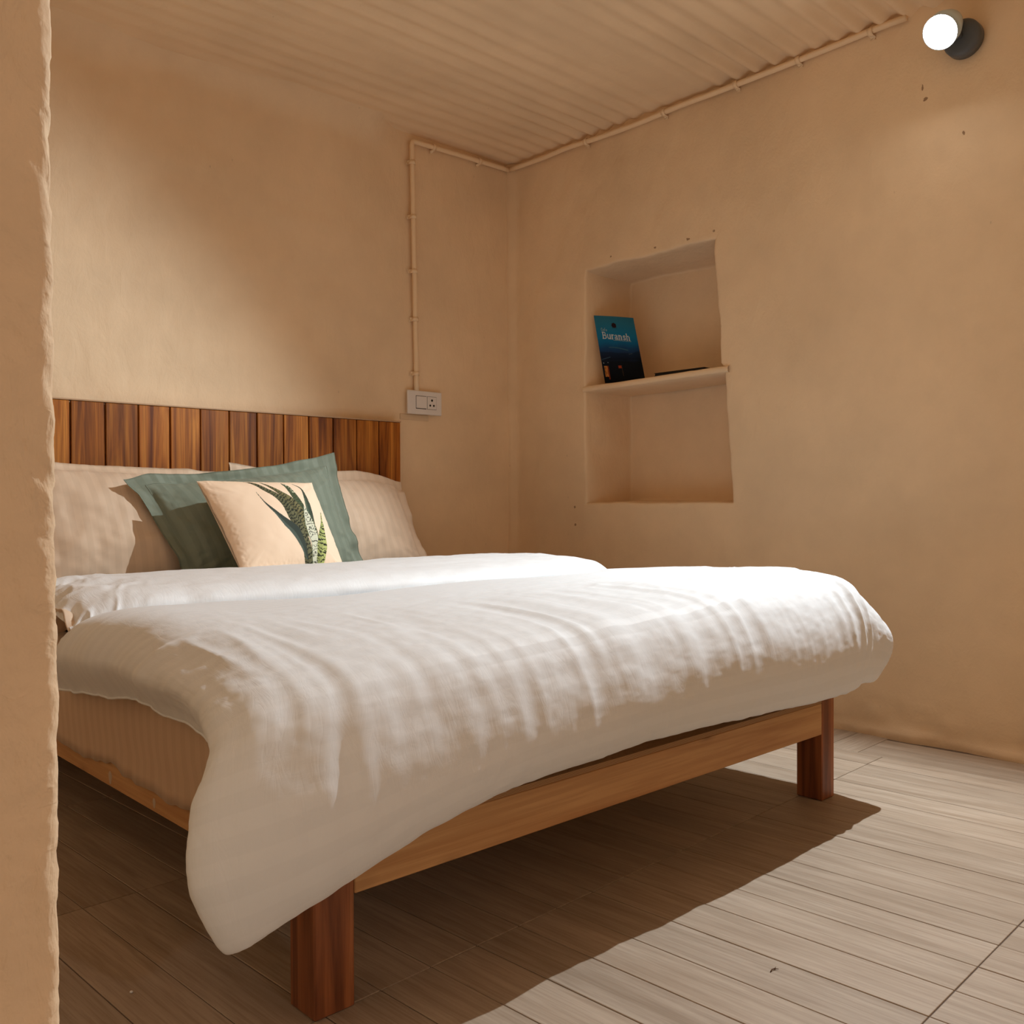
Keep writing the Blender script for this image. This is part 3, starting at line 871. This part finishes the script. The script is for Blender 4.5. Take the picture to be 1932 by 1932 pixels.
pillow('pillow', (1.86, 3.47, 0.58), (2.775, 3.50, 0.585), (2.690, 3.66, 1.050), (1.822, 3.66, 1.076), 0.17, 0.042, M_BEIGE,
       'beige striped pillow at the right end of the headboard', 'pillow', seed=223, pinch=0.02, group='beige striped pillows', droop=droop_r)


def droop_g(U, V):
    kl = (1 - sstep(-1.0, -0.80, U)) * sstep(0.6, 1, V)
    kr = sstep(0.6, 1.0, U) * sstep(0.6, 1, V)
    mid = (1 - abs(U) ** 2) * sstep(0.5, 1, V)
    return np.stack([-0.010 * kl, -0.015 * kl, -0.022 * kl + 0.0 * kr - 0.022 * mid], -1)


pillow('pillow', (1.535, 3.36, 0.585), (2.330, 3.38, 0.60), (2.232, 3.505, 1.135), (1.345, 3.525, 1.030), 0.17, 0.05, M_GREEN,
       'sage green striped pillow leaning behind the plant print cushion', 'pillow', seed=241, pinch=0.035, droop=droop_g, n=110)

# --- the square cushion with the printed plant
LEAVES = [  # (path, widths, colour, style) in the pixels of a 1932 x 1380 tracing of the print
    ([(1000, 430), (1100, 490), (1150, 580), (1190, 680), (1220, 780), (1265, 920)], [3, 12, 28, 52, 62, 30], (0.045, 0.065, 0.045), 'plain'),
    ([(880, 425), (960, 490), (1020, 570), (1080, 650), (1130, 740), (1160, 860)], [4, 42, 54, 62, 72, 50], (0.050, 0.068, 0.035), 'teeth'),
    ([(660, 420), (790, 500), (900, 580), (1000, 660), (1085, 770), (1130, 900), (1165, 1000)], [4, 26, 50, 84, 116, 110, 70], (0.130, 0.120, 0.055), 'bands'),
    ([(500, 405), (620, 455), (740, 535), (850, 605), (940, 690), (1010, 780), (1075, 890), (1130, 1000), (1180, 1110), (1200, 1250)], [5, 30, 42, 50, 62, 90, 108, 108, 104, 95], (0.105, 0.105, 0.055), 'bands'),
    ([(640, 560), (735, 680), (860, 795), (965, 885), (1060, 960), (1130, 1070), (1175, 1180)], [3, 10, 36, 74, 92, 70, 30], (0.040, 0.055, 0.045), 'plain'),
    ([(1150, 700), (1180, 790), (1212, 880), (1250, 980), (1272, 1080), (1265, 1250)], [4, 62, 104, 112, 78, 58], (0.66, 0.68, 0.53), 'ink'),
    ([(1337, 740), (1350, 830), (1356, 900), (1352, 1000), (1352, 1080), (1332, 1180), (1305, 1245)], [8, 16, 46, 92, 112, 88, 40], (0.33, 0.37, 0.13), 'bands'),
]
_q = [(482 + 0.0, 1290.0), (1600.0, 1225.0), (1200.0, 375.0), (60.0, 385.0)]        # BL BR TR TL of the print in the tracing


def paint_cushion(u, v):
    (x0, y0), (x1, y1), (x2, y2), (x3, y3) = _q
    px = (1 - u) * (1 - v) * x0 + u * (1 - v) * x1 + u * v * x2 + (1 - u) * v * x3
    py = (1 - u) * (1 - v) * y0 + u * (1 - v) * y1 + u * v * y2 + (1 - u) * v * y3
    px = px + 125 * ((1 - abs(2 * u - 1) ** 2.2) * (1 - abs(2 * v - 1) ** 2.2)) ** 0.52     # the print was traced on the plump cushion
    out = np.tile(np.array([0.90, 0.71, 0.53]), (*u.shape, 1))
    for li, (pth, wds, colr, style) in enumerate(LEAVES):
        k = len(pth); Pp = cr_matrix(k, 60) @ np.array(pth, float); Wd = np.interp(np.linspace(0, k - 1, 60), np.arange(k), wds)
        best = np.full(u.shape, 1e9); sd = np.zeros(u.shape); ss = np.zeros(u.shape); ww = np.ones(u.shape)
        L = np.concatenate([[0], np.cumsum(np.hypot(*np.diff(Pp, axis=0).T))])
        for i in range(59):
            a, b = Pp[i], Pp[i + 1]; d = b - a; l2 = d @ d
            t_ = np.clip(((px - a[0]) * d[0] + (py - a[1]) * d[1]) / l2, 0, 1)
            dx, dy = px - a[0] - t_ * d[0], py - a[1] - t_ * d[1]
            dist = np.hypot(dx, dy); mk = dist < best
            best = np.where(mk, dist, best); sd = np.where(mk, np.sign(d[0] * dy - d[1] * dx) * dist, sd)
            ss = np.where(mk, L[i] + t_ * (L[i + 1] - L[i]), ss); ww = np.where(mk, Wd[i] + t_ * (Wd[i + 1] - Wd[i]), ww)
        hw = ww / 2
        ins = best < hw
        r = sd / np.maximum(hw, 1)
        wob = vnoise(px / 26, py / 26, seed=300 + li) * 14 + vnoise(px / 9, py / 9, seed=320 + li) * 6
        if style == 'bands':
            wv = np.sin((ss + wob + 14 * abs(r)) / 5.6); dk = (wv > 0.45) & (abs(r) < 0.97)
            base = np.array(colr) * (1 + 0.35 * (r < -0.1))[..., None]
            cc = np.where(dk[..., None], np.array((0.022, 0.026, 0.016)), base)
        elif style == 'teeth':
            wv = np.sin((ss + wob) / 5.0); pale = (wv > 0.35) & (r < -0.15) & (ss < 210)
            base = np.array(colr) * (1 + 0.5 * (wv < -0.3))[..., None]
            cc = np.where(pale[..., None], np.array((0.55, 0.58, 0.42)), base)
        elif style == 'ink':
            wv = np.sin((ss + wob * 1.6) / 6.2) ; dk = (wv > 0.72) & (abs(r + 0.1) < 0.8)
            cc = np.where(dk[..., None], np.array((0.03, 0.035, 0.03)), np.array(colr) * np.ones((*u.shape, 1)))
            cc = np.where((abs(r) > 0.86)[..., None], np.array((0.10, 0.13, 0.06)), cc)
        else:
            cc = np.array(colr) * (1 + 0.9 * (r > 0.25) * (ss > 250))[..., None] * np.ones((*u.shape, 1))
        out = np.where(ins[..., None], cc, out)
    return out


cushion, _ = pillow('cushion', (1.600, 3.10, 0.655), (2.045, 3.135, 0.662), (2.002, 3.305, 0.998), (1.532, 3.325, 1.001), 0.17, 0.0, M_PRINT,
                    'small peach cushion printed with tall banded green leaves', 'cushion', n=300, seed=261, pinch=0.035, col_fn=paint_cushion, wrinkle=0.3)

# ================================================================ conduit pipes on the walls
def elbow(p, q, r, rad, n=7):
    """rounded path p -> corner q -> r"""
    p, q, r = Vector(p), Vector(q), Vector(r)
    a = q + (p - q).normalized() * rad; b = q + (r - q).normalized() * rad
    out = [p]
    for k in range(n + 1):
        t_ = k / n; out.append((1 - t_) ** 2 * a + 2 * t_ * (1 - t_) * q + t_ * t_ * b)
    return out + [r]


def wobble(path, step, ax, amp, seed):
    out = []
    for a, b in zip(path[:-1], path[1:]):
        a, b = Vector(a), Vector(b); n_ = max(1, int((b - a).length / step))
        for k in range(n_): out.append(a.lerp(b, k / n_))
    out.append(Vector(path[-1]))
    for i, p in enumerate(out):
        p[ax] += amp * float(vnoise(i * 0.35, 0.0, seed=seed))
    return out


PR_ = 0.0125
def clip_vf(p, along, wall_dir, r):
    """saddle clip: a strap over the pipe with two feet on the wall"""
    along = Vector(along).normalized(); out = -Vector(wall_dir).normalized(); side = along.cross(out).normalized(); p = Vector(p)
    pr = []
    for a in np.linspace(-math.pi / 2 * 1.0, math.pi / 2 * 1.0, 9):
        pr.append(side * (math.sin(a) * (r + 0.0035)) + out * (math.cos(a) * (r + 0.0035)))
    pr = [side * -(r + 0.016) - out * (r + 0.006), side * -(r + 0.0035) - out * (r + 0.006)] + pr + [side * (r + 0.0035) - out * (r + 0.006), side * (r + 0.016) - out * (r + 0.006)]
    V = []
    for s in (-0.010, 0.010):
        for d in pr: V.append(p + along * s + d)
    m = len(pr); F = [list(q) for q in grid_faces(2, m)]
    for s in (-0.010, 0.010):
        for d in pr: V.append(p + along * s + d * 0.90)
    F += [list(q) for q in grid_faces(2, m, 2 * m, flip=True)]
    for k in range(m - 1):
        F.append([k, 2 * m + k, 2 * m + k + 1, k + 1]); F.append([m + k, m + k + 1, 3 * m + k + 1, 3 * m + k])
    return V, F


yw = YA - 0.024
cd = empty('conduit_pipe', (2.88, yw, 2.1), 'tan painted conduit pipe rising from the switch to the ceiling and into the corner', 'conduit')
pth = wobble(elbow((2.894, yw, 1.478), (2.872, yw, 2.722), (XB - 0.02, yw, 2.735), 0.020), 0.06, 1, 0.002, 401)
Vv, Ff = tube_vf([p - cd.location for p in pth], PR_, 12)
obj('pipe', mesh('pipe', Vv, Ff, M_PIPE), cd)
for k, (x, z, d) in enumerate(((2.8745, 2.615, (0, 0, 1)), (2.8785, 2.345, (0, 0, 1)), (2.8835, 2.075, (0, 0, 1)), (2.8875, 1.835, (0, 0, 1)), (2.892, 1.565, (0, 0, 1)), (3.01, 2.725, (1, 0, 0)), (3.32, 2.731, (1, 0, 0)))):
    Vv, Ff = clip_vf((0, 0, 0), d, (0, 1, 0), PR_)
    o = obj('saddle_clip', mesh('saddle_clip', Vv, Ff, M_PIPE), cd); o.location = Vector((x, yw, z)) - cd.location
xw = XB - 0.024
cd2 = empty('conduit_pipe', (xw, 2.5, 2.735), 'tan painted conduit pipe running under the ceiling along the niche wall towards the spotlight', 'conduit')
pth = wobble([(xw, YA - 0.02, 2.736), (xw, 2.9, 2.728), (xw, 1.58, 2.740)], 0.08, 2, 0.004, 411)
Vv, Ff = tube_vf([p - cd2.location for p in pth], PR_, 12)
obj('pipe', mesh('pipe', Vv, Ff, M_PIPE), cd2)
for k, y in enumerate((3.21, 2.72, 2.33, 2.03, 1.72)):
    Vv, Ff = clip_vf((0, 0, 0), (0, 1, 0), (1, 0, 0), PR_)
    o = obj('saddle_clip', mesh('saddle_clip', Vv, Ff, M_PIPE), cd2); o.location = Vector((xw, y, float(np.interp(y, [1.46, 2.9, 3.78], [2.742, 2.728, 2.736])))) - cd2.location

# ================================================================ switch and socket plate
sw = empty('switch_plate', (2.94, YA - 0.02, 1.42), 'white switch and socket plate on the wall right of the headboard', 'switch')
box('back_box', 2.855, 3.025, YA - 0.022, YA + 0.012, 1.372, 1.470, M_TRACE, sw)
box('plate', 2.832, 3.048, YA - 0.034, YA - 0.022, 1.362, 1.480, M_PLASTIC, sw, 0.003)
yp = YA - 0.034
box('module_gap', 2.8815, 2.9475, yp - 0.0006, yp + 0.002, 1.389, 1.455, M_SOCKET, sw, 0.0003)
box('rocker', 2.8835, 2.9455, yp - 0.0042, yp + 0.001, 1.3925, 1.4525, M_PLASTIC, sw, 0.0012)
box('module_gap', 2.9525, 3.0125, yp - 0.0006, yp + 0.002, 1.389, 1.455, M_SOCKET, sw, 0.0003)
so = box('socket', 2.9540, 3.0110, yp - 0.0022, yp + 0.001, 1.3905, 1.4535, M_PLASTIC, sw, 0.0008)
for dx, dz, rr in ((0.0, 0.0135, 0.0062), (-0.0115, -0.0125, 0.0056), (0.0115, -0.0125, 0.0056)):
    Vv, Ff = lathe_dir([(0.0, rr), (0.0004, rr), (0.0005, 0.0)], (0, 0, 0), (0, -1, 0), 14)
    o = obj('pin_hole', mesh('pin_hole', Vv, Ff, M_SOCKET), so); o.location = (dx, -0.0017, dz)
# ghost of an older box: a shallow plaster patch under the plate
tag(box('trim_1', 2.805, 2.985, YA - 0.006, YA + 0.01, 1.333, 1.362, M_TRACE, None, 0.002), kind='structure')

# ================================================================ spotlight in the upper right corner
lamp = empty('spotlight', (XB - 0.02, 1.372, 2.585), 'lit wall spotlight with dark grey round base near the ceiling', 'lamp')
Vv, Ff = lathe_dir([(-0.01, 0.0), (-0.01, 0.066), (0.022, 0.066), (0.032, 0.060), (0.036, 0.045), (0.037, 0.0)], (0.0, 0, 0), (-1, 0, 0), 40)
obj('wall_base', mesh('wall_base', Vv, Ff, M_GREY), lamp)
lc = LENS - lamp.location
Vv, Ff = lathe_dir([(0.0, 0.058), (0.003, 0.060), (-0.050, 0.058), (-0.095, 0.046), (-0.115, 0.028), (-0.118, 0.0)], lc, AIM, 40)
obj('head', mesh('head', Vv, Ff, M_HEAD), lamp)
Vv, Ff = lathe_dir([(-0.002, 0.057), (0.003, 0.047), (0.005, 0.0)], lc, AIM, 40)
obj('lens', mesh('lens', Vv, Ff, M_LENS), lamp)
Vv, Ff = tube_vf([Vector((-0.03, 0.0, 0.0)), Vector((-0.06, 0.012, 0.012)), lc - AIM * 0.06], 0.012, 10)
obj('arm', mesh('arm', Vv, Ff, M_GREY), lamp)

# ================================================================ things in the niche
def paint_cover(u, v):
    """u left to right, v top to bottom"""
    stops = [0.0, 0.12, 0.30, 0.40, 0.48, 0.58, 0.70, 1.0]
    cols = np.array([(0.022, 0.130, 0.200), (0.018, 0.145, 0.240), (0.006, 0.150, 0.300), (0.004, 0.110, 0.250), (0.008, 0.052, 0.145), (0.010, 0.026, 0.070), (0.003, 0.006, 0.012), (0.002, 0.003, 0.005)])
    vv = v + 0.02 * vnoise(u * 5, v * 3, seed=501)
    out = np.stack([np.interp(vv, stops, cols[:, k]) for k in range(3)], -1)
    W_, H_ = 0.213, 0.30
    x, y = u * W_, v * H_
    def stroke(pts, w, colr, o):
        d_ = np.full(u.shape, 9.0)
        pts = [np.array(p) * (W_, H_) for p in pts]
        for a, b in zip(pts[:-1], pts[1:]):
            d = b - a; l2 = max(d @ d, 1e-12)
            tt = np.clip(((x - a[0]) * d[0] + (y - a[1]) * d[1]) / l2, 0, 1)
            d_ = np.minimum(d_, np.hypot(x - a[0] - tt * d[0], y - a[1] - tt * d[1]))
        return np.where((d_ < w / 2)[..., None], np.array(colr), o)
    # hills, roof and lit windows of the night view
    hill = 0.545 + 0.02 * vnoise(u * 4, 0 * u, seed=505)
    out = np.where((abs(v - (0.50 - 0.03 * np.sin(u * 5))) < 0.008)[..., None] & (u > 0.25)[..., None] & (u < 0.72)[..., None], np.array((0.03, 0.10, 0.15)), out)
    out = np.where((v > hill)[..., None] & (v < 0.66)[..., None], out * 0.6, out)
    out = stroke([(0.02, 0.650), (0.24, 0.615)], 0.004, (0.025, 0.055, 0.09), out)
    out = stroke([(0.72, 0.575), (0.80, 0.565)], 0.003, (0.04, 0.06, 0.09), out)
    glow = 0.5 + 0.5 * vnoise(u * 60, v * 40, seed=507)
    win = (u > 0.045) & (u < 0.155) & (v > 0.745) & (v < 0.905)
    out = np.where(win[..., None], np.array((0.50, 0.20, 0.05)) * (0.35 + 0.9 * glow[..., None]), out)
    win2 = (u > 0.10) & (u < 0.16) & (v > 0.745) & (v < 0.945)
    out = np.where(win2[..., None] & (~((u > 0.045) & (u < 0.13)))[..., None], np.array((0.16, 0.03, 0.01)), out)
    win3 = (u > 0.405) & (u < 0.485) & (v > 0.745) & (v < 0.785)
    out = np.where(win3[..., None], np.array((0.28, 0.045, 0.015)), out)
    out = stroke([(0.485, 0.75), (0.495, 0.90)], 0.003, (0.05, 0.03, 0.02), out)
    out = stroke([(0.05, 0.70), (0.052, 0.702)], 0.005, (0.25, 0.28, 0.32), out)
    out = stroke([(0.16, 0.695), (0.162, 0.697)], 0.004, (0.18, 0.20, 0.24), out)
    # dark red flower emblem
    for a in range(7):
        an = a * 2 * math.pi / 7 + 0.3
        out = stroke([(0.47, 0.140), (0.47 + 0.038 * math.cos(an), 0.140 + 0.026 * math.sin(an))], 0.010, (0.018, 0.006, 0.010), out)
    out = stroke([(0.42, 0.172), (0.53, 0.175)], 0.0025, (0.02, 0.05, 0.06), out)
    # the title, drawn stroke by stroke:  Buransh
    wt = (0.50, 0.52, 0.52); TH, TN = 0.0050, 0.0021
    bx, by, S = 0.13, 0.335, 1.0
    def T_(pts, w): 
        nonlocal out
        out = stroke([(bx + px * 0.80, by + 0.030 * px - py) for px, py in pts], w, wt, out)
    cap, xh = 0.092, 0.062
    # B
    T_([(0.030, 0), (0.030, cap)], TH); T_([(0.005, 0), (0.075, 0.0)], TN); T_([(0.005, cap), (0.07, cap)], TN)
    T_([(0.07, cap), (0.105, cap * .88), (0.105, cap * .66), (0.07, cap * .53), (0.03, cap * .53)], TN * 1.6); T_([(0.07, cap * .53), (0.125, cap * .42), (0.125, cap * .13), (0.075, 0)], TH * .8)
    # u
    T_([(0.175, xh), (0.175, 0.018), (0.195, 0.0), (0.225, 0.004), (0.245, 0.018)], TH * .8); T_([(0.250, xh), (0.250, 0.0)], TH); T_([(0.160, xh), (0.175, xh)], TN); T_([(0.235, xh), (0.25, xh)], TN); T_([(0.25, 0), (0.27, 0.0)], TN)
    # r
    T_([(0.310, 0), (0.310, xh)], TH); T_([(0.295, 0), (0.33, 0)], TN); T_([(0.295, xh), (0.31, xh)], TN); T_([(0.315, 0.045), (0.335, xh), (0.36, xh)], TN * 1.6)
    # a
    T_([(0.395, 0.052), (0.415, xh), (0.445, xh), (0.458, 0.050)], TN * 1.5); T_([(0.460, 0.052), (0.460, 0.006), (0.480, 0.0)], TH); T_([(0.455, 0.036), (0.415, 0.032), (0.392, 0.016), (0.410, 0.0), (0.440, 0.004), (0.458, 0.02)], TH * .7)
    # n
    T_([(0.525, 0), (0.525, xh)], TH); T_([(0.51, 0), (0.545, 0)], TN); T_([(0.51, xh), (0.525, xh)], TN); T_([(0.530, 0.046), (0.555, xh), (0.580, xh * .97), (0.592, 0.046)], TN * 1.6); T_([(0.594, 0.048), (0.594, 0)], TH); T_([(0.58, 0), (0.612, 0)], TN)
    # s
    T_([(0.715, 0.050), (0.695, xh), (0.665, xh * .97), (0.658, 0.046), (0.680, 0.034), (0.712, 0.024), (0.715, 0.010), (0.690, 0.0), (0.655, 0.010)], TH * .8)
    # h
    T_([(0.765, 0), (0.765, cap * 1.04)], TH); T_([(0.75, 0), (0.785, 0)], TN); T_([(0.75, cap * 1.04), (0.765, cap * 1.04)], TN); T_([(0.770, 0.046), (0.797, xh), (0.822, xh * .97), (0.834, 0.046)], TN * 1.6); T_([(0.836, 0.048), (0.836, 0)], TH); T_([(0.82, 0), (0.855, 0)], TN)
    # Cafe, small and thin, above the B
    wt = (0.16, 0.26, 0.30); bx, by = 0.125, 0.222
    T_([(0.045, 0.034), (0.028, 0.040), (0.010, 0.030), (0.008, 0.012), (0.024, 0.0), (0.045, 0.006)], 0.0028)
    T_([(0.085, 0.020), (0.068, 0.022), (0.060, 0.010), (0.070, 0.0), (0.086, 0.006)], 0.0026); T_([(0.088, 0.022), (0.088, 0.0)], 0.0026)
    T_([(0.135, 0.040), (0.120, 0.040), (0.113, 0.030), (0.113, 0.0)], 0.0026); T_([(0.103, 0.022), (0.128, 0.022)], 0.0024)
    T_([(0.150, 0.012), (0.185, 0.014), (0.178, 0.022), (0.160, 0.022), (0.150, 0.010), (0.162, 0.0), (0.185, 0.004)], 0.0026)
    # the line of small print under the title
    xx = 0.40
    while xx < 0.84:
        out = stroke([(xx, 0.352 + 0.035 * (xx - 0.13)), (xx + 0.012, 0.352 + 0.035 * (xx + 0.012 - 0.13))], 0.0024, (0.20, 0.30, 0.34), out); xx += 0.020
    return out


def slab(name, TL, TR, BL, BR, th, nu, nv, paint, label, cat, mats, bow=0.0):
    TL, TR, BL, BR = [np.array(p, float) for p in (TL, TR, BL, BR)]
    c = (BL + BR) / 2
    u, v = np.meshgrid(np.linspace(0, 1, nu), np.linspace(0, 1, nv), indexing='ij')
    P = ((1 - u) * (1 - v))[..., None] * TL + (u * (1 - v))[..., None] * TR + ((1 - u) * v)[..., None] * BL + (u * v)[..., None] * BR
    nr = np.cross(BL - TL, TR - TL); nr /= np.linalg.norm(nr)
    P = P + nr * (bow * np.sin(math.pi * u) * (1 - 0.5 * v))[..., None] - c
    root = empty(name, tuple(c), label, cat)
    obj('front_cover', mesh('front_cover', P.reshape(-1, 3), grid_faces(nu, nv, flip=True), mats[0], col=paint(u, v).reshape(-1, 3)), root)
    s = [(0, 0), (nu - 1, 0), (nu - 1, nv - 1), (0, nv - 1)]
    k = 24; s = [(int(i * (nu - 1) / k), 0) for i in range(k)] + [(nu - 1, int(i * (nv - 1) / k)) for i in range(k)] + [(int((k - i) * (nu - 1) / k), nv - 1) for i in range(k)] + [(0, int((k - i) * (nv - 1) / k)) for i in range(k)]
    R = np.array([P[i, j] for i, j in s])
    Vv = np.concatenate([R - nr * 0.0004, R - nr * th]); m = len(s)
    Ff = [[i, (i + 1) % m, m + (i + 1) % m, m + i] for i in range(m)] + [list(range(m, 2 * m))]
    obj('pages', mesh('pages', Vv, Ff, mats[1], False), root)
    return root


slab('magazine', (3.597, 3.216, 1.868), (3.722, 3.060, 1.849), (3.640, 3.178, 1.5225), (3.735, 2.992, 1.5225), 0.004, 230, 320, paint_cover,
     'blue and black magazine with white title leaning in the wall niche', 'magazine', (M_COVER, M_PAPER), 0.010)
fo = empty('folder', (3.72, 2.69, 1.522), 'thin black folder lying flat on the niche shelf', 'folder')
box('cover', 3.615, 3.83, 2.555, 2.845, 1.5355, 1.5375, M_BLACK, fo, 0.0006)
box('cover', 3.615, 3.83, 2.555, 2.845, 1.5225, 1.5245, M_BLACK, fo, 0.0006)
box('pages', 3.619, 3.826, 2.559, 2.842, 1.5245, 1.5355, M_BLACK, fo, 0.0006)

# ================================================================ litter on the floor
Vv, Ff = tube_vf([(-0.012, 0, 0), (-0.004, 0.002, 0.001), (0.004, 0.0, 0.001), (0.012, 0.003, 0.0005)], [0.0008, 0.0012, 0.0012, 0.0005], 6)
V2, F2 = tube_vf([(0.003, 0.0, 0.001), (0.008, -0.006, 0.001)], [0.001, 0.0005], 6)
Ff = Ff + [[i + len(Vv) for i in q] for q in F2]; Vv = list(Vv) + list(V2)
o = obj('twig', mesh('twig', Vv, Ff, M_TWIG)); o.location = (1.63, 0.99, 0.0012)
tag(o, 'tiny dry twig lying on the lit floor in front of the bed', 'twig')
n_ = 14; Vv, Ff = lathe_dir([(0.0, 0.0), (0.0005, 0.0026), (0.002, 0.0034), (0.0036, 0.0024), (0.004, 0.0)], (0, 0, 0), (0, 0, 1), 10)
o = obj('fluff', mesh('fluff', Vv, Ff, M_FLUFF)); o.location = (0.682, 1.775, 0.0004)
tag(o, 'speck of white fluff on the dark floor beside the bed', 'fluff')
